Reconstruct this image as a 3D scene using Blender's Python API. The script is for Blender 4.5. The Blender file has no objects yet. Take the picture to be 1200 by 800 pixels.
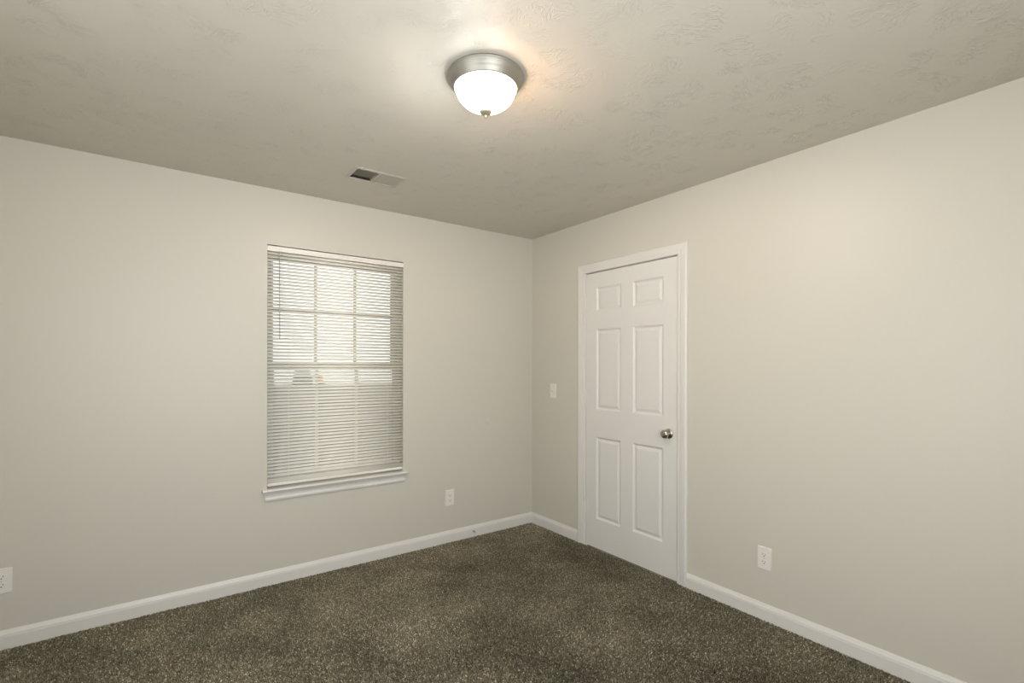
import bpy, bmesh, math, random
import numpy as np
from mathutils import Vector, Matrix

sc = bpy.context.scene
C = sc.collection
random.seed(4)

# ------------------------------------------------------------------ camera
cam_d = bpy.data.cameras.new('camera')
cam = bpy.data.objects.new('camera', cam_d)
C.objects.link(cam)
cr = Vector((0.80793111, -0.58927288, 0.00218984))
cu = Vector((-0.00118452, 0.00209211, 0.99999711))
cf = Vector((0.58927576, 0.80793136, -0.00099228))
M = Matrix((cr, cu, -cf)).transposed().to_4x4()
M.translation = Vector((-2.63112, -3.30886, 1.35621))
cam.matrix_world = M
cam_d.sensor_width = 36.0
cam_d.lens = 36.0 * 572.102 / 1200.0
cam_d.shift_y = 27.88 / 1200.0
cam_d.clip_start = 0.05
cam_d.clip_end = 500
sc.camera = cam

# ------------------------------------------------------------------ view / light
sc.view_settings.view_transform = 'Standard'
sc.view_settings.look = 'None'
sc.view_settings.gamma = 1.0
sc.view_settings.use_curve_mapping = False
sc.view_settings.exposure = 0.0
sc.cycles.use_denoising = True
sc.cycles.max_bounces = 12
sc.cycles.diffuse_bounces = 8
sc.cycles.transmission_bounces = 8

SKY_STRENGTH = 2.3
DOME_STRENGTH = 17.5
BULB_POWER = 42.0
BACK_FILL_POWER = 50.0
SIDE_FILL_POWER = 21.5

world = bpy.data.worlds.new('overcast_sky')
sc.world = world
world.use_nodes = True
wn = world.node_tree
for n in list(wn.nodes):
    wn.nodes.remove(n)
wo = wn.nodes.new('ShaderNodeOutputWorld')
wb = wn.nodes.new('ShaderNodeBackground')
wr = wn.nodes.new('ShaderNodeValToRGB')
wt = wn.nodes.new('ShaderNodeTexCoord')
ws = wn.nodes.new('ShaderNodeSeparateXYZ')
wn.links.new(wt.outputs['Generated'], ws.inputs[0])
wn.links.new(ws.outputs['Z'], wr.inputs[0])
wr.color_ramp.elements[0].position = 0.0
wr.color_ramp.elements[0].color = (1.0, 0.97, 0.93, 1)
wr.color_ramp.elements[1].position = 0.6
wr.color_ramp.elements[1].color = (0.92, 0.95, 1.0, 1)
wn.links.new(wr.outputs[0], wb.inputs[0])
wb.inputs[1].default_value = SKY_STRENGTH
wn.links.new(wb.outputs[0], wo.inputs[0])

H = 2.44            # ceiling height
RW = 3.5            # room width  (x from -RW to 0)
RL = 3.9            # room length (y from -RL to 0)
# unseen window added behind the camera to carry fill light
BW = (-2.85, -1.55, 0.95, 2.1)       # x0, x1, z0, z1

al = bpy.data.lights.new('rear_fill_light', 'AREA')  # added area light, cool fill from behind the camera
al.shape = 'RECTANGLE'
al.size = BW[1] - BW[0] - .06
al.size_y = BW[3] - BW[2] - .06
al.energy = BACK_FILL_POWER
al.color = (0.84, 0.92, 1.0)
alo = bpy.data.objects.new('rear_fill_light', al)
C.objects.link(alo)
alo.location = ((BW[0] + BW[1]) / 2, -RL - 0.11, (BW[2] + BW[3]) / 2)
alo.rotation_euler = (math.pi / 2, 0, 0)      # local -Z -> +Y (into the room)

# unseen window added in the left wall so fill reaches the right side
LW = (-3.05, -1.95, 0.95, 2.1)       # y0, y1, z0, z1
a2 = al.copy(); a2.name = 'side_fill_light'; a2.size = LW[1] - LW[0] - .06; a2.energy = SIDE_FILL_POWER  # second added fill, lifts the right wall and door
a2o = bpy.data.objects.new('side_fill_light', a2)
C.objects.link(a2o)
a2o.location = (-RW - .11, (LW[0] + LW[1]) / 2, (LW[2] + LW[3]) / 2)
a2o.rotation_euler = (math.pi / 2, 0, -math.pi / 2)      # local -Z -> +X

# ------------------------------------------------------------------ helpers
def tag(o, label=None, cat=None, group=None, kind=None):
    if label: o['label'] = label
    if cat: o['category'] = cat
    if group: o['group'] = group
    if kind: o['kind'] = kind
    return o

def empty(name, loc=(0, 0, 0), rz=0.0, parent=None):
    o = bpy.data.objects.new(name, None)
    o.empty_display_size = .05
    C.objects.link(o)
    o.location = loc
    o.rotation_euler = (0, 0, rz)
    if parent: o.parent = parent
    return o

def obj(name, bm, mat, parent=None, smooth=False, bevel=None, seg=2, recalc=True):
    if recalc:
        bmesh.ops.recalc_face_normals(bm, faces=bm.faces[:])
    me = bpy.data.meshes.new(name)
    bm.to_mesh(me); bm.free()
    for m in (mat if isinstance(mat, (list, tuple)) else [mat]):
        me.materials.append(m)
    if smooth:
        for p in me.polygons: p.use_smooth = True
    o = bpy.data.objects.new(name, me)
    C.objects.link(o)
    if parent: o.parent = parent
    if bevel:
        b = o.modifiers.new('bevel', 'BEVEL')
        b.width = bevel; b.segments = seg; b.limit_method = 'ANGLE'; b.angle_limit = math.radians(40)
    return o

def box(bm, a, b, mi=0):
    x0, x1 = sorted((a[0], b[0])); y0, y1 = sorted((a[1], b[1])); z0, z1 = sorted((a[2], b[2]))
    v = [bm.verts.new(c) for c in ((x0,y0,z0),(x1,y0,z0),(x1,y1,z0),(x0,y1,z0),(x0,y0,z1),(x1,y0,z1),(x1,y1,z1),(x0,y1,z1))]
    for f in ((0,3,2,1),(4,5,6,7),(0,1,5,4),(1,2,6,5),(2,3,7,6),(3,0,4,7)):
        bm.faces.new([v[i] for i in f]).material_index = mi

def prism(bm, prof, p0, p1, udir, vdir):
    """closed profile [(u,v)] swept from p0 to p1"""
    p0, p1, udir, vdir = map(Vector, (p0, p1, udir, vdir))
    a = [bm.verts.new(p0 + udir*u + vdir*v) for u, v in prof]
    b = [bm.verts.new(p1 + udir*u + vdir*v) for u, v in prof]
    n = len(prof)
    for i in range(n):
        bm.faces.new((a[i], a[(i+1) % n], b[(i+1) % n], b[i]))
    bm.faces.new(a); bm.faces.new(b[::-1])

def lathe(bm, prof, origin=(0, 0, 0), axis=(0, 0, 1), seg=64, mi=0):
    """profile [(r, h)] revolved about axis"""
    ax = Vector(axis).normalized()
    t = Vector((1, 0, 0)) if abs(ax.x) < .9 else Vector((0, 1, 0))
    e1 = ax.cross(t).normalized(); e2 = ax.cross(e1)
    o = Vector(origin)
    rings = []
    for r, h in prof:
        if r < 1e-6:
            rings.append([bm.verts.new(o + ax*h)])
        else:
            rings.append([bm.verts.new(o + ax*h + (e1*math.cos(2*math.pi*k/seg) + e2*math.sin(2*math.pi*k/seg))*r) for k in range(seg)])
    for A, B in zip(rings, rings[1:]):
        for k in range(seg):
            k2 = (k+1) % seg
            if len(A) == 1 and len(B) == 1: continue
            if len(A) == 1: f = bm.faces.new((A[0], B[k2], B[k]))
            elif len(B) == 1: f = bm.faces.new((A[k], A[k2], B[0]))
            else: f = bm.faces.new((A[k], A[k2], B[k2], B[k]))
            f.material_index = mi

def tube(bm, a, b, r, seg=10):
    a, b = Vector(a), Vector(b)
    L = (b - a).length
    lathe(bm, [(0, 0), (r, 0), (r, L), (0, L)], a, b - a, seg)

# ------------------------------------------------------------------ materials
def mat(name, col, rough=.5, metal=0.0, spec=.5):
    m = bpy.data.materials.new(name); m.use_nodes = True
    b = m.node_tree.nodes['Principled BSDF']
    b.inputs['Base Color'].default_value = (*col, 1)
    b.inputs['Roughness'].default_value = rough
    b.inputs['Metallic'].default_value = metal
    b.inputs['Specular IOR Level'].default_value = spec
    return m

def nodes(m):
    return m.node_tree, m.node_tree.nodes['Principled BSDF']

def add_bump(m, scale, strength, dist, detail=4.0, rough=.5):
    nt, b = nodes(m)
    tc = nt.nodes.new('ShaderNodeTexCoord')
    no = nt.nodes.new('ShaderNodeTexNoise')
    no.inputs['Scale'].default_value = scale
    no.inputs['Detail'].default_value = detail
    no.inputs['Roughness'].default_value = rough
    bu = nt.nodes.new('ShaderNodeBump')
    bu.inputs['Strength'].default_value = strength
    bu.inputs['Distance'].default_value = dist
    nt.links.new(tc.outputs['Object'], no.inputs['Vector'])
    nt.links.new(no.outputs['Fac'], bu.inputs['Height'])
    nt.links.new(bu.outputs[0], b.inputs['Normal'])
    return m

m_wall = add_bump(mat('greige_wall_paint', (0.600, 0.572, 0.494), .42, spec=.36), 160, .12, .002, 3)
m_trim = mat('white_trim_paint', (0.71, 0.685, 0.635), .40)
m_door = add_bump(mat('white_door_paint', (0.715, 0.695, 0.65), .42), 90, .03, .001, 4)
m_vinyl = mat('white_window_vinyl', (0.74, 0.72, 0.64), .4)
m_plate = mat('white_plastic_plate', (0.78, 0.75, 0.68), .35)
m_dark = mat('dark_slot', (0.03, 0.028, 0.024), .7)
m_nickel = mat('satin_nickel', (0.46, 0.43, 0.36), .28, 1.0)
m_screw = mat('screw_steel', (0.6, 0.57, 0.5), .35, .8)
m_hinge = mat('painted_hinge', (0.74, 0.70, 0.63), .35)
m_black = mat('window_gasket', (0.10, 0.095, 0.085), .6)
m_duct = mat('duct_interior', (0.58, 0.54, 0.45), .8)
m_vent = mat('vent_enamel', (0.56, 0.53, 0.45), .6)

# ceiling : stomped (crow's-foot) drywall texture, purely bump
m_ceil = mat('stomped_ceiling_paint', (0.650, 0.612, 0.530), .48, spec=.34)
nt, b = nodes(m_ceil)
tc = nt.nodes.new('ShaderNodeTexCoord')
vo = nt.nodes.new('ShaderNodeTexVoronoi'); vo.inputs['Scale'].default_value = 8.5
vo.inputs['Randomness'].default_value = 1.0
rot = nt.nodes.new('ShaderNodeVectorRotate'); rot.rotation_type = 'Z_AXIS'
sepc = nt.nodes.new('ShaderNodeSeparateColor')
mul = nt.nodes.new('ShaderNodeMath'); mul.operation = 'MULTIPLY'; mul.inputs[1].default_value = 6.283
nz = nt.nodes.new('ShaderNodeTexNoise'); nz.inputs['Scale'].default_value = 9; nz.inputs['Detail'].default_value = 3
addv = nt.nodes.new('ShaderNodeVectorMath'); addv.operation = 'MULTIPLY_ADD'
addv.inputs[1].default_value = (.12, .12, .0)
nt.links.new(tc.outputs['Object'], nz.inputs['Vector'])
nt.links.new(nz.outputs['Color'], addv.inputs[0])
nt.links.new(tc.outputs['Object'], addv.inputs[2])
nt.links.new(addv.outputs[0], vo.inputs['Vector'])
nt.links.new(vo.outputs['Color'], sepc.inputs[0])
nt.links.new(sepc.outputs[0], mul.inputs[0])
nt.links.new(addv.outputs[0], rot.inputs['Vector'])
nt.links.new(mul.outputs[0], rot.inputs['Angle'])
mp = nt.nodes.new('ShaderNodeMapping'); mp.inputs['Scale'].default_value = (48, 290, 1)
nt.links.new(rot.outputs[0], mp.inputs['Vector'])
n2 = nt.nodes.new('ShaderNodeTexNoise'); n2.inputs['Scale'].default_value = 1.0; n2.inputs['Detail'].default_value = 2
nt.links.new(mp.outputs[0], n2.inputs['Vector'])
# ridges only where a mask says the brush landed
rmp = nt.nodes.new('ShaderNodeMapRange'); rmp.inputs['From Min'].default_value = .48; rmp.inputs['From Max'].default_value = .68
nt.links.new(n2.outputs['Fac'], rmp.inputs['Value'])
n3 = nt.nodes.new('ShaderNodeTexNoise'); n3.inputs['Scale'].default_value = 7; n3.inputs['Detail'].default_value = 2
nt.links.new(tc.outputs['Object'], n3.inputs['Vector'])
rm3 = nt.nodes.new('ShaderNodeMapRange'); rm3.inputs['From Min'].default_value = .30; rm3.inputs['From Max'].default_value = .60; rm3.inputs['To Min'].default_value = .5
nt.links.new(n3.outputs['Fac'], rm3.inputs['Value'])
mm = nt.nodes.new('ShaderNodeMath'); mm.operation = 'MULTIPLY'
cd = nt.nodes.new('ShaderNodeMapRange'); cd.inputs['From Min'].default_value = .35; cd.inputs['From Max'].default_value = .62
cd.inputs['To Min'].default_value = 1; cd.inputs['To Max'].default_value = 0
nt.links.new(vo.outputs['Distance'], cd.inputs['Value'])
md = nt.nodes.new('ShaderNodeMath'); md.operation = 'MULTIPLY'
nt.links.new(rmp.outputs[0], md.inputs[0]); nt.links.new(cd.outputs[0], md.inputs[1])
nt.links.new(md.outputs[0], mm.inputs[0]); nt.links.new(rm3.outputs[0], mm.inputs[1])
n4 = nt.nodes.new('ShaderNodeTexNoise'); n4.inputs['Scale'].default_value = 55; n4.inputs['Detail'].default_value = 3
nt.links.new(tc.outputs['Object'], n4.inputs['Vector'])
m4 = nt.nodes.new('ShaderNodeMath'); m4.operation = 'MULTIPLY_ADD'; m4.inputs[1].default_value = .2
nt.links.new(n4.outputs['Fac'], m4.inputs[0]); nt.links.new(mm.outputs[0], m4.inputs[2])
bu = nt.nodes.new('ShaderNodeBump'); bu.inputs['Strength'].default_value = .95; bu.inputs['Distance'].default_value = .0014
nt.links.new(m4.outputs[0], bu.inputs['Height'])
nt.links.new(bu.outputs[0], b.inputs['Normal'])

# carpet
def carpet_mat(name, island):
    m = mat(name, (.1, .09, .07), .95, spec=.1)
    nt, b = nodes(m)
    tc = nt.nodes.new('ShaderNodeTexCoord')
    ramp = nt.nodes.new('ShaderNodeValToRGB')
    els = ramp.color_ramp.elements
    els[0].position = 0; els[0].color = (0.105, 0.086, 0.047, 1)
    els[1].position = 1; els[1].color = (0.70, 0.62, 0.44, 1)
    e = els.new(.45); e.color = (0.205, 0.176, 0.116, 1)
    e = els.new(.85); e.color = (0.33, 0.287, 0.20, 1)
    if island:
        g = nt.nodes.new('ShaderNodeNewGeometry')
        nt.links.new(g.outputs['Random Per Island'], ramp.inputs[0])
    else:
        n = nt.nodes.new('ShaderNodeTexNoise'); n.inputs['Scale'].default_value = 260; n.inputs['Detail'].default_value = 2
        nt.links.new(tc.outputs['Object'], n.inputs['Vector'])
        nt.links.new(n.outputs['Fac'], ramp.inputs[0])
    n = nt.nodes.new('ShaderNodeTexNoise'); n.inputs['Scale'].default_value = 2.6; n.inputs['Detail'].default_value = 3
    nt.links.new(tc.outputs['Object'], n.inputs['Vector'])
    mr = nt.nodes.new('ShaderNodeMapRange'); mr.inputs['From Min'].default_value = .35; mr.inputs['From Max'].default_value = .65
    mr.inputs['To Min'].default_value = .80; mr.inputs['To Max'].default_value = 1.22
    nt.links.new(n.outputs['Fac'], mr.inputs['Value'])
    vm = nt.nodes.new('ShaderNodeVectorMath'); vm.operation = 'SCALE'
    nt.links.new(ramp.outputs[0], vm.inputs[0]); nt.links.new(mr.outputs[0], vm.inputs['Scale'])
    nt.links.new(vm.outputs[0], b.inputs['Base Color'])
    return m
m_pile = carpet_mat('carpet_yarn', True)
m_carpet = carpet_mat('carpet_backing', False)

# glass pane
m_glass = bpy.data.materials.new('window_glass'); m_glass.use_nodes = True
nt = m_glass.node_tree
for n in list(nt.nodes): nt.nodes.remove(n)
o_ = nt.nodes.new('ShaderNodeOutputMaterial'); mx = nt.nodes.new('ShaderNodeMixShader')
tr = nt.nodes.new('ShaderNodeBsdfTransparent'); gl = nt.nodes.new('ShaderNodeBsdfGlossy'); gl.inputs['Roughness'].default_value = .02
tr.inputs[0].default_value = (.93, .96, .95, 1)
fr = nt.nodes.new('ShaderNodeFresnel'); fr.inputs[0].default_value = 1.5
nt.links.new(fr.outputs[0], mx.inputs[0]); nt.links.new(tr.outputs[0], mx.inputs[1]); nt.links.new(gl.outputs[0], mx.inputs[2])
nt.links.new(mx.outputs[0], o_.inputs[0])

# translucent blind slats
m_slat = bpy.data.materials.new('blind_slat_vinyl'); m_slat.use_nodes = True
nt = m_slat.node_tree; b = nt.nodes['Principled BSDF']
b.inputs['Base Color'].default_value = (.94, .915, .85, 1); b.inputs['Roughness'].default_value = .4
tl = nt.nodes.new('ShaderNodeBsdfTranslucent'); tl.inputs[0].default_value = (.92, .89, .81, 1)
mx = nt.nodes.new('ShaderNodeMixShader'); mx.inputs[0].default_value = .32
nt.links.new(b.outputs[0], mx.inputs[1]); nt.links.new(tl.outputs[0], mx.inputs[2])
nt.links.new(mx.outputs[0], nt.nodes['Material Output'].inputs[0])
m_rail = mat('blind_rail_enamel', (.78, .75, .68), .4)
m_wand = mat('clear_wand', (.45, .42, .37), .25)

# lamp dome : frosted glass lit from inside, the warm bulb sits towards one side
m_dome = bpy.data.materials.new('frosted_lit_glass'); m_dome.use_nodes = True
nt, b = nodes(m_dome)
b.inputs['Base Color'].default_value = (.9, .88, .84, 1); b.inputs['Roughness'].default_value = .3
tc = nt.nodes.new('ShaderNodeTexCoord')
dt = nt.nodes.new('ShaderNodeVectorMath'); dt.operation = 'DOT_PRODUCT'; dt.inputs[1].default_value = (.88, -.47, 0)
nt.links.new(tc.outputs['Object'], dt.inputs[0])
mr = nt.nodes.new('ShaderNodeMapRange'); mr.inputs['From Min'].default_value = -.03; mr.inputs['From Max'].default_value = .10
nt.links.new(dt.outputs['Value'], mr.inputs['Value'])
mc = nt.nodes.new('ShaderNodeMix'); mc.data_type = 'RGBA'
mc.inputs[6].default_value = (.95, .97, 1.0, 1); mc.inputs[7].default_value = (1.5, .92, .52, 1)
nt.links.new(mr.outputs[0], mc.inputs[0])
em = nt.nodes.new('ShaderNodeEmission'); em.inputs[1].default_value = DOME_STRENGTH
nt.links.new(mc.outputs[2], em.inputs[0])
tp = nt.nodes.new('ShaderNodeBsdfTransparent'); tp.inputs[0].default_value = (.8, .8, .8, 1)
ad = nt.nodes.new('ShaderNodeAddShader')
nt.links.new(em.outputs[0], ad.inputs[0]); nt.links.new(tp.outputs[0], ad.inputs[1])
nt.links.new(ad.outputs[0], nt.nodes['Material Output'].inputs[0])

# exterior
m_lot = add_bump(mat('pale_concrete', (.80, .76, .70), .9), 3, .2, .02)
m_lawn = mat('dry_lawn', (.34, .31, .22), .95)
nt, b = nodes(m_lawn)
tc = nt.nodes.new('ShaderNodeTexCoord'); n = nt.nodes.new('ShaderNodeTexNoise'); n.inputs['Scale'].default_value = .9; n.inputs['Detail'].default_value = 6
rp = nt.nodes.new('ShaderNodeValToRGB'); rp.color_ramp.elements[0].color = (.055, .048, .034, 1); rp.color_ramp.elements[1].color = (.115, .10, .08, 1)
rp.color_ramp.elements[0].position = .3; rp.color_ramp.elements[1].position = .7
nt.links.new(tc.outputs['Object'], n.inputs['Vector']); nt.links.new(n.outputs['Fac'], rp.inputs[0]); nt.links.new(rp.outputs[0], b.inputs['Base Color'])

# ------------------------------------------------------------------ room shell
def struct(o):
    o['kind'] = 'structure'
    return o

WT = .14
# window opening in the far wall (plane y = 0)
WX0, WX1, WZ0, WZ1 = -2.079, -1.190, 0.574, 2.094
bm = bmesh.new()
box(bm, (-RW - WT, 0, -.05), (WX0, WT, H + .05)); box(bm, (WX1, 0, -.05), (WT, WT, H + .05))
box(bm, (WX0, 0, -.05), (WX1, WT, WZ0)); box(bm, (WX0, 0, WZ1), (WX1, WT, H + .05))
struct(obj('wall_front', bm, m_wall))
# door wall (plane x = 0)
DY0, DY1, DZ = -0.638, -1.466, 2.056          # rough opening
bm = bmesh.new()
box(bm, (0, -RL - WT, -.05), (WT, DY1, H + .05)); box(bm, (0, DY0, -.05), (WT, 0, H + .05))
box(bm, (0, DY1, DZ), (WT, DY0, H + .05))
struct(obj('wall_right', bm, m_wall))
bm = bmesh.new()
box(bm, (-RW - WT, -RL - WT, -.05), (-RW, LW[0], H + .05)); box(bm, (-RW - WT, LW[1], -.05), (-RW, 0, H + .05))
box(bm, (-RW - WT, LW[0], -.05), (-RW, LW[1], LW[2])); box(bm, (-RW - WT, LW[0], LW[3]), (-RW, LW[1], H + .05))
struct(obj('wall_left', bm, m_wall))
bm = bmesh.new()
box(bm, (-RW, -RL - WT, -.05), (BW[0], -RL, H + .05)); box(bm, (BW[1], -RL - WT, -.05), (0, -RL, H + .05))
box(bm, (BW[0], -RL - WT, -.05), (BW[1], -RL, BW[2])); box(bm, (BW[0], -RL - WT, BW[3]), (BW[1], -RL, H + .05))
struct(obj('wall_back', bm, m_wall))
bm = bmesh.new(); box(bm, (-RW - WT, -RL - WT, -.10), (WT, WT, -.012))
struct(obj('floor', bm, m_carpet))
# vent hole in the ceiling
VX0, VX1, VY0, VY1 = -1.733, -1.470, -.628, -.478
bm = bmesh.new()
box(bm, (-RW - WT, -RL - WT, H), (VX0, WT, H + .1)); box(bm, (VX1, -RL - WT, H), (WT, WT, H + .1))
box(bm, (VX0, -RL - WT, H), (VX1, VY0, H + .1)); box(bm, (VX0, VY1, H), (VX1, WT, H + .1))
struct(obj('ceiling', bm, m_ceil))

# carpet pile : real yarn tufts
rng = np.random.default_rng(7)
def tufts(n, x0, x1, y0, y1):
    return np.stack([rng.uniform(x0, x1, n), rng.uniform(y0, y1, n)], 1)
P = tufts(1300000, -RW + .002, -.001, -RL + .002, -.001)
dep = (P[:, 0] + 2.63) * .589 + (P[:, 1] + 3.31) * .808
keep = (dep > 1.6) | (rng.random(len(P)) < .25)
P = P[keep]
n = len(P)
def vnoise(P, f, seed):
    r = np.random.default_rng(seed); g = r.random((64, 64))
    q = P * f; i = np.floor(q).astype(int); t = q - i; t = t*t*(3-2*t)
    a = g[i[:,0] % 64, i[:,1] % 64]; b_ = g[(i[:,0]+1) % 64, i[:,1] % 64]
    c = g[i[:,0] % 64, (i[:,1]+1) % 64]; d = g[(i[:,0]+1) % 64, (i[:,1]+1) % 64]
    return (a*(1-t[:,0]) + b_*t[:,0])*(1-t[:,1]) + (c*(1-t[:,0]) + d*t[:,0])*t[:,1]
ang = rng.uniform(0, 2*np.pi, n)
patch = vnoise(P, 3.1, 1)*.6 + vnoise(P, 7.7, 2)*.4
lean_a = 2*np.pi*vnoise(P, 1.3, 3)
hgt = rng.uniform(.010, .0155, n) - .002*(patch < .42)
lean = rng.uniform(.002, .009, n)
dirx = .6*np.cos(lean_a) + .7*np.cos(ang); diry = .6*np.sin(lean_a) + .7*np.sin(ang)
a2 = rng.uniform(0, np.pi, n); w = rng.uniform(.0016, .0034, n)
wx, wy = np.cos(a2)*w, np.sin(a2)*w
V = np.zeros((n, 4, 3))
V[:, 0] = np.stack([P[:,0]-wx, P[:,1]-wy, np.full(n, -.013)], 1)
V[:, 1] = np.stack([P[:,0]+wx, P[:,1]+wy, np.full(n, -.013)], 1)
tx, ty, tz = P[:,0]+dirx*lean, P[:,1]+diry*lean, -.013+hgt
V[:, 2] = np.stack([tx+wx*.8, ty+wy*.8, tz], 1)
V[:, 3] = np.stack([tx-wx*.8, ty-wy*.8, tz], 1)
V[:, :, 0] = np.clip(V[:, :, 0], -RW + .001, -.001)
V[:, :, 1] = np.clip(V[:, :, 1], -RL + .001, -.001)
me = bpy.data.meshes.new('carpet_pile')
me.vertices.add(4*n); me.vertices.foreach_set('co', V.ravel())
me.loops.add(4*n); me.loops.foreach_set('vertex_index', np.arange(4*n, dtype=np.int32))
me.polygons.add(n); me.polygons.foreach_set('loop_start', np.arange(0, 4*n, 4, dtype=np.int32))
me.polygons.foreach_set('loop_total', np.full(n, 4, dtype=np.int32))
me.update()
me.materials.append(m_pile)
pile = bpy.data.objects.new('carpet_pile', me); C.objects.link(pile)
tag(pile, 'dark olive brown cut pile carpet covering the whole floor', 'carpet', kind='stuff')

# baseboards
BB = [(0, -.012), (.014, -.012), (.014, .056), (.0125, .062), (.0125, .066), (.009, .073), (.006, .081), (.0045, .085), (0, .085)]
def baseboard(name, p0, p1, ud):
    bm = bmesh.new(); prism(bm, BB, p0, p1, ud, (0, 0, 1))
    return struct(obj(name, bm, m_trim))
baseboard('baseboard_front', (-RW, 0, 0), (0, 0, 0), (0, -1, 0))
CO0, CI0, CI1, CO1 = -.574, -.642, -1.461, -1.529        # casing outer/inner edges along y
bm = bmesh.new()
prism(bm, BB, (0, 0, 0), (0, CO0, 0), (-1, 0, 0), (0, 0, 1))
prism(bm, BB, (0, CO1, 0), (0, -RL, 0), (-1, 0, 0), (0, 0, 1))
struct(obj('baseboard_right', bm, m_trim))
baseboard('baseboard_left', (-RW, -RL, 0), (-RW, 0, 0), (1, 0, 0))
baseboard('baseboard_back', (-RW, -RL, 0), (0, -RL, 0), (0, 1, 0))

# ------------------------------------------------------------------ window_1
win = struct(empty('window_1', ((WX0+WX1)/2, 0, WZ0)))
def wobj(name, bm, m, parent=win, **k):
    o = obj(name, bm, m, parent, **k)
    return o
OX, OZ = (WX0+WX1)/2, WZ0
def wb_(bm, a, b): box(bm, (a[0]-OX, a[1], a[2]-OZ), (b[0]-OX, b[1], b[2]-OZ))
GX0, GX1 = WX0 + .047, WX1 - .047           # clear glass, left/right
# outer vinyl frame
bm = bmesh.new()
FY0, FY1 = .058, .135
wb_(bm, (WX0, FY0, WZ0), (WX0+.020, FY1, WZ1)); wb_(bm, (WX1-.020, FY0, WZ0), (WX1, FY1, WZ1))
wb_(bm, (WX0, FY0, WZ1-.022), (WX1, FY1, WZ1)); wb_(bm, (WX0, FY0, WZ0), (WX1, FY1, WZ0+.045))
wobj('window_frame', bm, m_vinyl, bevel=.002)
def sash(name, y0, y1, z0, z1, bot, top):
    bm = bmesh.new()
    x0, x1 = WX0 + .021, WX1 - .021
    gz0, gz1 = z0 + bot, z1 - top
    wb_(bm, (x0, y0, z0), (GX0, y1, z1)); wb_(bm, (GX1, y0, z0), (x1, y1, z1))
    wb_(bm, (GX0, y0, z0), (GX1, y1, gz0)); wb_(bm, (GX0, y0, gz1), (GX1, y1, z1))
    s = wobj(name, bm, m_vinyl, bevel=.0015)
    # grilles
    bm = bmesh.new(); ym = (y0+y1)/2
    for k in (1, 2):
        x = GX0 + (GX1-GX0)*k/3
        wb_(bm, (x-.009, ym-.008, gz0), (x+.009, ym+.008, gz1))
    zm = (gz0+gz1)/2
    wb_(bm, (GX0, ym-.007, zm-.009), (GX1, ym+.007, zm+.009))
    wobj('window_grille', bm, m_vinyl, s)
    bm = bmesh.new(); wb_(bm, (GX0-.004, ym+.0095, gz0-.004), (GX1+.004, ym+.0135, gz1+.004))
    wobj('glass_pane', bm, m_glass, s)
    bm = bmesh.new()
    for a, b in (((GX0, gz0), (GX0+.003, gz1)), ((GX1-.003, gz0), (GX1, gz1)), ((GX0, gz1-.004), (GX1, gz1))):
        wb_(bm, (a[0], y0+.004, a[1]), (b[0], y0+.012, b[1]))
    wobj('glazing_bead', bm, m_black, s)
    return s
sash('upper_sash', .100, .130, 1.335, WZ1-.023, .034, .040)
sash('lower_sash', .066, .096, WZ0+.046, 1.356, .042, .030)
bm = bmesh.new(); wb_(bm, (-1.665, .050, 1.3565), (-1.605, .085, 1.366)); wb_(bm, (-1.645, .045, 1.366), (-1.620, .080, 1.374))
wobj('sash_lock', bm, m_vinyl, bevel=.003)
# stool with horns + apron
bm = bmesh.new()
SZ = .590
prism(bm, [(-.036, SZ-.010), (-.033, SZ-.002), (-.026, SZ), (.058, SZ), (.058, SZ-.016), (-.030, SZ-.016), (-.035, SZ-.014)],
      (-2.108-OX, 0, -OZ), (-1.163-OX, 0, -OZ), (0, 1, 0), (0, 0, 1))
wobj('window_sill', bm, m_trim)
bm = bmesh.new()
prism(bm, [(0, .515), (-.010, .515), (-.013, .522), (-.013, .532), (-.010, .538), (-.012, .552), (-.016, .562), (-.019, .5735), (0, .5735)],
      (-2.092-OX, 0, -OZ), (-1.180-OX, 0, -OZ), (0, 1, 0), (0, 0, 1))
wobj('window_apron', bm, m_trim)

# added rear window, an unseen opening framing the rear fill
bwn = struct(empty('added_window_2', ((BW[0]+BW[1])/2, -RL, BW[2])))
bm = bmesh.new(); ox = (BW[0]+BW[1])/2; oz = BW[2]; hw = (BW[1]-BW[0])/2; hh = BW[3]-BW[2]
for a, b_ in (((-hw, 0), (-hw+.045, hh)), ((hw-.045, 0), (hw, hh)), ((-hw, 0), (hw, .045)), ((-hw, hh-.045), (hw, hh)), ((-hw, hh/2-.02), (hw, hh/2+.02))):
    box(bm, (a[0], -.10, a[1]), (b_[0], -.05, b_[1]))
obj('window_frame', bm, m_vinyl, bwn)

swn = struct(empty('added_window_3', (-RW, (LW[0]+LW[1])/2, LW[2]), math.pi/2))  # added side window, an unseen opening framing the side fill
bm = bmesh.new(); hw = (LW[1]-LW[0])/2; hh = LW[3]-LW[2]
for a, b_ in (((-hw, 0), (-hw+.045, hh)), ((hw-.045, 0), (hw, hh)), ((-hw, 0), (hw, .045)), ((-hw, hh-.045), (hw, hh)), ((-hw, hh/2-.02), (hw, hh/2+.02))):
    box(bm, (a[0], .05, a[1]), (b_[0], .10, b_[1]))
obj('window_frame', bm, m_vinyl, swn)

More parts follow.
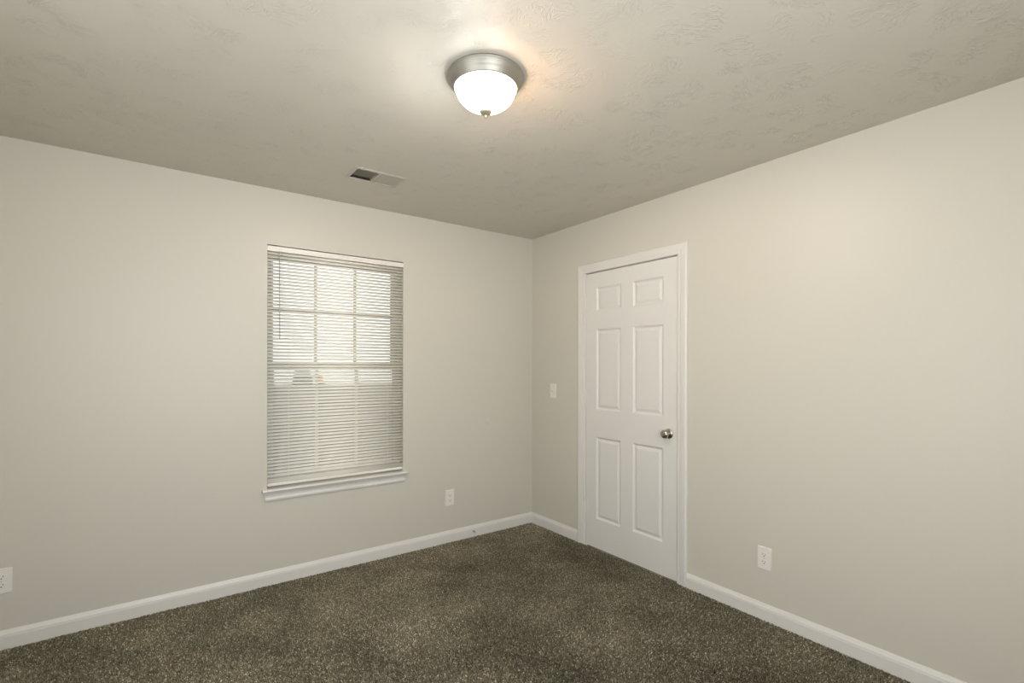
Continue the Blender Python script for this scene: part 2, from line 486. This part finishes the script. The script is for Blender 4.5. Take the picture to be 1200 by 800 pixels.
# ------------------------------------------------------------------ window blind (hangs in the reveal)
bl = empty('window_blind', (OX, .0125, WZ1))
tag(bl, 'white horizontal mini blind lowered over the window, slats half tilted', 'blind')
BX0, BX1 = WX0 + .0005 - OX, WX1 - .0005 - OX
BYc = .0
def bz(z): return z - WZ1
bm = bmesh.new()
box(bm, (BX0, -.014, bz(2.056)), (BX1, .012, bz(2.0875)))
obj('headrail', bm, m_rail, bl, bevel=.0015)
bm = bmesh.new()
PITCH, SWD = .0212, .0214
TILT = math.radians(49)
ca, sa = math.cos(TILT), math.sin(TILT)
z = 2.045
zs = []
while z > .654:
    zs.append(z); z -= PITCH
zb = zs[-1]
rs = random.Random(5)
def slat(bm, zc, ca, sa, jit=0.0):
    # curved cross-section, room-side edge low
    nseg = 4; rows = []
    for s in range(nseg+1):
        t = (s/nseg - .5) * SWD
        crown = .0022 * (1 - (2*s/nseg - 1)**2)
        y = t*ca - crown*sa
        zz = t*sa + crown*ca
        rows.append([bm.verts.new((x, y, bz(zc) + zz + jit)) for x in (BX0 + .0005, BX1 - .0005)])
    for a, b in zip(rows, rows[1:]):
        bm.faces.new((a[0], a[1], b[1], b[0]))
for zc in zs:
    ti = math.radians(44 + 18*(zc - .65)/1.4) + rs.uniform(-.012, .012)      # the slats hang more closed towards the top
    slat(bm, zc, math.cos(ti), math.sin(ti), rs.uniform(-.0002, .0002))
for k in range(10):                                    # spare slats resting on the bottom rail
    slat(bm, .6245 + k*.0022, 1.0, .04)
so = obj('slats', bm, m_slat, bl, smooth=True, recalc=False)
sm = so.modifiers.new('thickness', 'SOLIDIFY'); sm.thickness = .0003; sm.offset = 0
bm = bmesh.new(); box(bm, (BX0+.002, -.011, bz(.603)), (BX1-.002, .011, bz(.622)))
obj('bottom_rail', bm, m_rail, bl, bevel=.003)
for x in (-1.955, -1.305):
    bm = bmesh.new()
    for yy in (-.0128, .0128):
        tube(bm, (x-OX, yy, bz(.612)), (x-OX, yy, bz(2.056)), .0007, 6)
    tube(bm, (x-OX+.004, 0, bz(.612)), (x-OX+.004, 0, bz(2.056)), .0007, 6)
    obj('ladder_cord', bm, m_slat, bl)
bm = bmesh.new()
tube(bm, (-2.012-OX, -.0235, bz(2.045)), (-2.010-OX, -.0225, bz(1.513)), .0030, 8)
tube(bm, (-2.012-OX, -.0235, bz(2.04)), (-2.012-OX, -.012, bz(2.062)), .002, 8)
obj('tilt_wand', bm, m_wand, bl)

# ------------------------------------------------------------------ door_1
dr = struct(empty('door_1', (0, (CI0+CI1)/2, 0)))
OY = (CI0+CI1)/2
def dy(y): return y - OY
# jamb lining
bm = bmesh.new()
JX = .12
box(bm, (0, dy(-.638), -.012), (JX, dy(-.649), 2.045)); box(bm, (0, dy(-1.466), -.012), (JX, dy(-1.456), 2.045))
box(bm, (0, dy(-1.466), 2.045), (JX, dy(-.638), 2.056))
box(bm, (.046, dy(-.649), -.012), (.058, dy(-.662), 2.045)); box(bm, (.046, dy(-1.456), -.012), (.058, dy(-1.443), 2.045))
box(bm, (.046, dy(-1.456), 2.032), (.058, dy(-.649), 2.045))
obj('door_jamb', bm, m_trim, dr)
# casing, mitred, colonial profile. u = distance from opening edge outward, v = projection from the wall
CP = [(0, 0), (0, .009), (.004, .011), (.020, .011), (.026, .0135), (.050, .016), (.060, .016), (.065, .013), (.068, .009), (.068, 0)]
bm = bmesh.new()
zt = 2.047
def ring(y_in, z_in, sy, sz):
    return [bm.verts.new((-v, dy(y_in + sy*u), z_in + sz*u)) for u, v in CP]
R0 = ring(CI0, -.012, 1, 0); R1 = ring(CI0, zt, 1, 1); R2 = ring(CI1, zt, -1, 1); R3 = ring(CI1, -.012, -1, 0)
for A, B in ((R0, R1), (R1, R2), (R2, R3)):
    for i in range(len(CP)):
        j = (i+1) % len(CP)
        bm.faces.new((A[i], A[j], B[j], B[i]))
bm.faces.new(R0); bm.faces.new(R3[::-1])
obj('door_casing', bm, m_trim, dr)
# six-panel slab built as a stepped grid
SY0, SY1, SZ0, SZ1 = -.652, -1.4545, .004, 2.0385
XF = .003
ys = [(-.757, -.993), (-1.099, -1.347)]
zsP = [(1.757, 1.928), (1.026, 1.620), (.219, .825)]
bm = bmesh.new()
def quad(pts):
    bm.faces.new([bm.verts.new((x, dy(y), z)) for x, y, z in pts])
Y = sorted({SY0, SY1, *[a for p in ys for a in p]}, reverse=True)
Z = sorted({SZ0, SZ1, *[a for p in zsP for a in p]})
for i in range(len(Y)-1):
    for j in range(len(Z)-1):
        ya, yb, za, zb_ = Y[i], Y[i+1], Z[j], Z[j+1]
        if (ya, yb) in ys and (za, zb_) in zsP:
            # nested rings (inset, depth)
            prof = [(0, 0), (.004, .0025), (.010, .0075), (.014, .009), (.018, .009), (.034, .0035), (.038, .0030)]
            for (i0, d0), (i1, d1) in zip(prof, prof[1:]):
                o1 = [(XF+d0, ya-i0, za+i0), (XF+d0, yb+i0, za+i0), (XF+d0, yb+i0, zb_-i0), (XF+d0, ya-i0, zb_-i0)]
                o2 = [(XF+d1, ya-i1, za+i1), (XF+d1, yb+i1, za+i1), (XF+d1, yb+i1, zb_-i1), (XF+d1, ya-i1, zb_-i1)]
                for k in range(4):
                    quad([o1[k], o1[(k+1) % 4], o2[(k+1) % 4], o2[k]])
            quad(o2)
        else:
            quad([(XF, ya, za), (XF, yb, za), (XF, yb, zb_), (XF, ya, zb_)])
x2 = XF + .035
quad([(x2, SY0, SZ0), (x2, SY0, SZ1), (x2, SY1, SZ1), (x2, SY1, SZ0)])
quad([(XF, SY0, SZ0), (XF, SY0, SZ1), (x2, SY0, SZ1), (x2, SY0, SZ0)])
quad([(XF, SY1, SZ0), (XF, SY1, SZ1), (x2, SY1, SZ1), (x2, SY1, SZ0)])
quad([(XF, SY0, SZ1), (XF, SY1, SZ1), (x2, SY1, SZ1), (x2, SY0, SZ1)])
quad([(XF, SY0, SZ0), (XF, SY1, SZ0), (x2, SY1, SZ0), (x2, SY0, SZ0)])
bmesh.ops.remove_doubles(bm, verts=bm.verts[:], dist=1e-5)
leaf = obj('door_leaf', bm, m_door, dr)
# hinges
for hz in (1.826, 1.113, .277):
    bm = bmesh.new()
    for k in range(5):
        lathe(bm, [(0, .0004), (.0062, .0004), (.0062, .0174), (0, .0174)], (-.0045, dy(-.6495), hz-.044+k*.0178), (0, 0, 1), 16)
    lathe(bm, [(0, 0), (.0045, 0), (.0045, .003), (0, .004)], (-.0045, dy(-.6495), hz+.045), (0, 0, 1), 16)
    box(bm, (XF-.0012, dy(-.652), hz-.044), (XF, dy(-.668), hz+.045))
    obj('door_hinge', bm, m_hinge, dr)
# knob
kn = bmesh.new()
ky, kz = -1.391, .921
lathe(kn, [(0, 0), (.031, 0), (.0315, .003), (.028, .0075), (.016, .010), (0, .010)], (XF, dy(ky), kz), (-1, 0, 0), 40)
ro = obj('knob_rosette', kn, m_nickel, dr, smooth=True)
kn = bmesh.new()
lathe(kn, [(.011, .006), (.0105, .018), (.014, .024), (.0235, .031), (.0275, .039), (.0275, .046), (.024, .054), (.016, .0585), (.008, .0595), (0, .060)], (XF, dy(ky), kz), (-1, 0, 0), 40)
obj('door_knob', kn, m_nickel, dr, smooth=True)

# ------------------------------------------------------------------ ceiling light
LX, LY = -1.630, -1.765
lp = empty('ceiling_light', (LX, LY, H))
tag(lp, 'round flush mount ceiling light, brushed nickel pan with glowing white glass bowl', 'ceiling light')
bm = bmesh.new()
lathe(bm, [(.1400, 0), (.1430, -.003), (.1435, -.008), (.1425, -.0105), (.1395, -.0120), (.1385, -.0150), (.1365, -.0230), (.1320, -.0310),
           (.1270, -.0365), (.1265, -.0390), (.1235, -.0420), (.1230, -.0445), (.1200, -.0480), (.1170, -.0500), (.1150, -.0480), (.1150, -.020), (.1150, -.004), (0, -.004)], seg=96)
m_pan = mat('brushed_nickel_pan', (.38, .36, .31), .5, .85)
obj('lamp_pan', bm, m_pan, lp, smooth=True)
bm = bmesh.new()
prof = []
for k in range(0, 21):
    t = k/20*math.pi/2
    r = .1135*math.cos(t)**.95 if k < 20 else 0
    prof.append((r, -.044 - .083*math.sin(t)**1.05))
lathe(bm, [(.1100, -.030), (.1135, -.036)] + prof, seg=96)
obj('glass_bowl', bm, m_dome, lp, smooth=True)
bm = bmesh.new()
lathe(bm, [(0, -.124), (.0200, -.1245), (.0235, -.129), (.0240, -.133), (.0215, -.138), (.0150, -.143), (.0085, -.147), (.0055, -.149), (.0060, -.152), (.0045, -.157), (0, -.159)], seg=32)
obj('finial', bm, mat('finial_nickel', (.55, .48, .36), .4, .7), lp, smooth=True)

for bx, by, colr, pw in ((-.035, .026, (1.0, .965, .94), .6), (.035, -.026, (1.0, .74, .55), .4)):
    pl = bpy.data.lights.new('lamp_bulb', 'POINT'); pl.energy = BULB_POWER*pw; pl.color = colr; pl.shadow_soft_size = .028
    po = bpy.data.objects.new('lamp_bulb', pl); C.objects.link(po); po.parent = lp; po.location = (bx, by, -.052)

# ------------------------------------------------------------------ ceiling vent
vt = empty('ceiling_vent', ((VX0+VX1)/2, (VY0+VY1)/2, H))
tag(vt, 'rectangular two-way metal air register in the ceiling near the window', 'vent')
vx, vy = (VX1-VX0)/2, (VY1-VY0)/2
bm = bmesh.new()
e = .021
FP = [(0, 0), (0, -.0035), (.002, -.004), (.006, -.0038), (e-.001, -.0018), (e, 0)]   # u outward, v down
def vring(sx, sy):
    return [bm.verts.new((sx*(vx-.001+u), sy*(vy-.001+u), v)) for u, v in FP]
rr = [vring(-1, -1), vring(1, -1), vring(1, 1), vring(-1, 1)]
for k in range(4):
    A, B = rr[k], rr[(k+1) % 4]
    for i in range(len(FP)-1):
        bm.faces.new((A[i], A[i+1], B[i+1], B[i]))
obj('vent_frame', bm, m_vent, vt)
bm = bmesh.new(); box(bm, (-.007, -vy, -.005), (.007, vy, .012))
obj('divider_bar', bm, m_vent, vt)
for side in (-1, 1):
    bm = bmesh.new()
    nl = 9
    for k in range(nl):
        xc = side*(.012 + (vx-.016)*(k+.5)/nl)
        dx = .0062
        # foot of each blade throws air outwards
        a, b_ = (xc + side*dx, -.004), (xc - side*dx, .010)
        v = [bm.verts.new(q) for q in ((a[0], -vy+.002, a[1]), (a[0], vy-.002, a[1]), (b_[0], vy-.002, b_[1]), (b_[0], -vy+.002, b_[1]))]
        bm.faces.new(v)
    lo = obj('louver_bank', bm, m_vent, vt, recalc=False)
    s = lo.modifiers.new('thickness', 'SOLIDIFY'); s.thickness = .0008
bm = bmesh.new()                                         # damper grid seen behind the right bank
for k in range(1, 10):
    x = .007 + (vx-.007)*k/10
    box(bm, (x-.0008, -vy, .0115), (x+.0008, vy, .013))
for k in range(1, 12):
    y = -vy + 2*vy*k/12
    box(bm, (.007, y-.0008, .013), (vx, y+.0008, .0145))
obj('damper_grid', bm, m_vent, vt)
bm = bmesh.new()
t = .002
box(bm, (-vx, -vy, .016), (vx, vy, .018)); box(bm, (-vx-t, -vy, .001), (-vx+.0, vy, .018)); box(bm, (vx, -vy, .001), (vx+t, vy, .018))
box(bm, (-vx, -vy-t, .001), (vx, -vy, .018)); box(bm, (-vx, vy, .001), (vx, vy+t, .018))
obj('duct_boot', bm, m_duct, vt)

# ------------------------------------------------------------------ wall plates (built facing -Y, local origin on wall)
def rounded(bm, w, h, y0, y1, r=.004, mi=0):
    pts = []
    for cx, cz, a0 in ((w/2-r, h/2-r, 0), (-w/2+r, h/2-r, 90), (-w/2+r, -h/2+r, 180), (w/2-r, -h/2+r, 270)):
        for k in range(4):
            a = math.radians(a0 + 30*k)
            pts.append((cx + r*math.cos(a), cz + r*math.sin(a)))
    A = [bm.verts.new((x, y0, z)) for x, z in pts]
    s = .93
    B = [bm.verts.new((x*(1-.003/w*1.2), y1, z*(1-.003/h*1.2))) for x, z in pts]
    for i in range(len(pts)):
        j = (i+1) % len(pts)
        bm.faces.new((A[i], A[j], B[j], B[i])).material_index = mi
    bm.faces.new(A).material_index = mi; bm.faces.new(B).material_index = mi

def make_outlet(label, loc, rz):
    t = empty('wall_outlet', loc, rz)
    tag(t, label, 'outlet', 'duplex outlets on the walls')
    bm = bmesh.new(); rounded(bm, .074, .120, 0, -.0055)
    obj('cover_plate', bm, m_plate, t, bevel=.0008)
    for s in (1, -1):
        bm = bmesh.new()
        zc = s*.0195
        pts = []
        for k in range(32):
            a = 2*math.pi*k/32
            pts.append((.0172*math.cos(a), zc + max(-.0135, min(.0135, .0172*math.sin(a)))))
        A = [bm.verts.new((x, -.005, z_)) for x, z_ in pts]; B = [bm.verts.new((x, -.0075, z_)) for x, z_ in pts]
        for i in range(32):
            bm.faces.new((A[i], A[(i+1) % 32], B[(i+1) % 32], B[i]))
        bm.faces.new(B)
        r = obj('receptacle', bm, m_plate, t)
        bm = bmesh.new()
        box(bm, (-.0075, -.0074, zc-.002), (-.0055, -.0078, zc+.008)); box(bm, (.0055, -.0074, zc-.001), (.0075, -.0078, zc+.0065))
        lathe(bm, [(0, 0), (.0028, 0), (.0028, .0004), (0, .0004)], (0, -.0074, zc-.0075), (0, -1, 0), 12)
        obj('socket_slots', bm, m_dark, r)
    bm = bmesh.new(); lathe(bm, [(.0035, 0), (.0035, .0006), (.002, .0012), (0, .0013)], (0, -.0055, 0), (0, -1, 0), 14)
    obj('screw', bm, m_screw, t)
    return t
make_outlet('white duplex outlet low on the window wall, between window and corner', (-.808, 0, .337), 0)
make_outlet('white duplex outlet at the left edge of the photo, low on the window wall', (-3.224, 0, .322), 0)
make_outlet('white duplex outlet low on the wall to the right of the door', (0, -1.998, .326), -math.pi/2)

sw = empty('light_switch', (0, -.277, 1.144), -math.pi/2)
tag(sw, 'white toggle light switch on the wall between the corner and the door', 'light switch')
bm = bmesh.new(); rounded(bm, .072, .117, 0, -.005); obj('cover_plate', bm, m_plate, sw, bevel=.0008)
bm = bmesh.new(); prism(bm, [(0, -.012), (-.006, -.0105), (-.0115, .004), (-.0115, .011), (-.008, .012), (0, .005)], (-.0045, -.005, 0), (.0045, -.005, 0), (0, 1, 0), (0, 0, 1))
obj('toggle', bm, m_plate, sw)
for z_ in (.030, -.030):
    bm = bmesh.new(); lathe(bm, [(.0035, 0), (.0035, .0006), (.002, .0012), (0, .0013)], (0, -.005, z_), (0, -1, 0), 14); obj('screw', bm, m_screw, sw)

bm = bmesh.new(); lathe(bm, [(.024, 0), (.024, .0012), (.022, .0022), (0, .0026)], seg=40, axis=(0, -1, 0))
o = obj('wall_patch', bm, m_wall, smooth=True); o.location = (-.456, 0, .897)
tag(o, 'small round painted-over patch on the window wall above the right outlet', 'wall patch')

# door stop peg on the baseboard
ds = empty('door_stop', (-.598, -.014, .040))
tag(ds, 'tiny dark metal door stop sticking out of the window wall baseboard', 'door stop')
bm = bmesh.new(); lathe(bm, [(0, 0), (.009, 0), (.009, .002), (.004, .005), (.004, .030), (0, .030)], axis=(0, -1, 0), seg=20)
obj('stop_rod', bm, m_nickel, ds, smooth=True)
bm = bmesh.new(); lathe(bm, [(0, .028), (.006, .028), (.007, .033), (.006, .039), (0, .040)], axis=(0, -1, 0), seg=20)
obj('stop_tip', bm, m_trim, ds, smooth=True)

# ------------------------------------------------------------------ outside, seen through the slats
bm = bmesh.new(); box(bm, (-60, .6, -.75), (120, 46, -.55))
o = obj('exterior_lawn', bm, m_lawn); struct(o)
bm = bmesh.new(); box(bm, (-120, 46, -.75), (260, 260, -.54))
o = obj('exterior_pavement', bm, m_lot); struct(o)

# small things far across the pavement, glimpsed through the slats
m_carp = mat('dark_car_paint', (.05, .05, .055), .3)
m_cwin = mat('car_glass', (.25, .28, .30), .1)
m_tyre = mat('tyre_rubber', (.02, .02, .02), .8)
m_oran = mat('orange_plastic', (.85, .30, .05), .5)
car = empty('parked_car', (8.75, 46.47, -.54), math.radians(-12))
tag(car, 'small dark parked car far outside, glimpsed through the blind below the middle sash rail', 'car')
bm = bmesh.new()
prism(bm, [(-1.9, .28), (-1.95, .70), (-1.80, .86), (-.95, .92), (1.75, .95), (1.92, .80), (1.92, .30), (1.6, .22), (-1.6, .22)], (-.80, 0, 0), (.80, 0, 0), (0, 1, 0), (0, 0, 1))
obj('car_body', bm, m_carp, car, bevel=.05)
bm = bmesh.new()
prism(bm, [(-.95, .90), (-.30, 1.40), (1.20, 1.42), (1.72, .93)], (-.68, 0, 0), (.68, 0, 0), (0, 1, 0), (0, 0, 1))
obj('cabin', bm, m_cwin, car, bevel=.06)
for wx_ in (-.74, .74):
    for wy_ in (-1.25, 1.25):
        bm = bmesh.new(); lathe(bm, [(0, -.1), (.27, -.1), (.31, -.07), (.31, .07), (.27, .1), (0, .1)], (wx_, wy_, .31), (1, 0, 0), 24)
        obj('wheel', bm, m_tyre, car)
brl = empty('traffic_barrel', (10.11, 45.32, -.54))
tag(brl, 'orange traffic barrel far outside, glimpsed through the blind right of the dark car', 'traffic barrel')
bm = bmesh.new(); lathe(bm, [(0, .05), (.29, .05), (.28, .35), (.26, .36), (.25, .62), (.23, .63), (.22, .88), (.16, .92), (0, .92)], seg=24)
obj('drum', bm, m_oran, brl)
bm = bmesh.new(); lathe(bm, [(0, 0), (.40, 0), (.40, .04), (.30, .06), (0, .06)], seg=8)
obj('rubber_base', bm, m_tyre, brl)
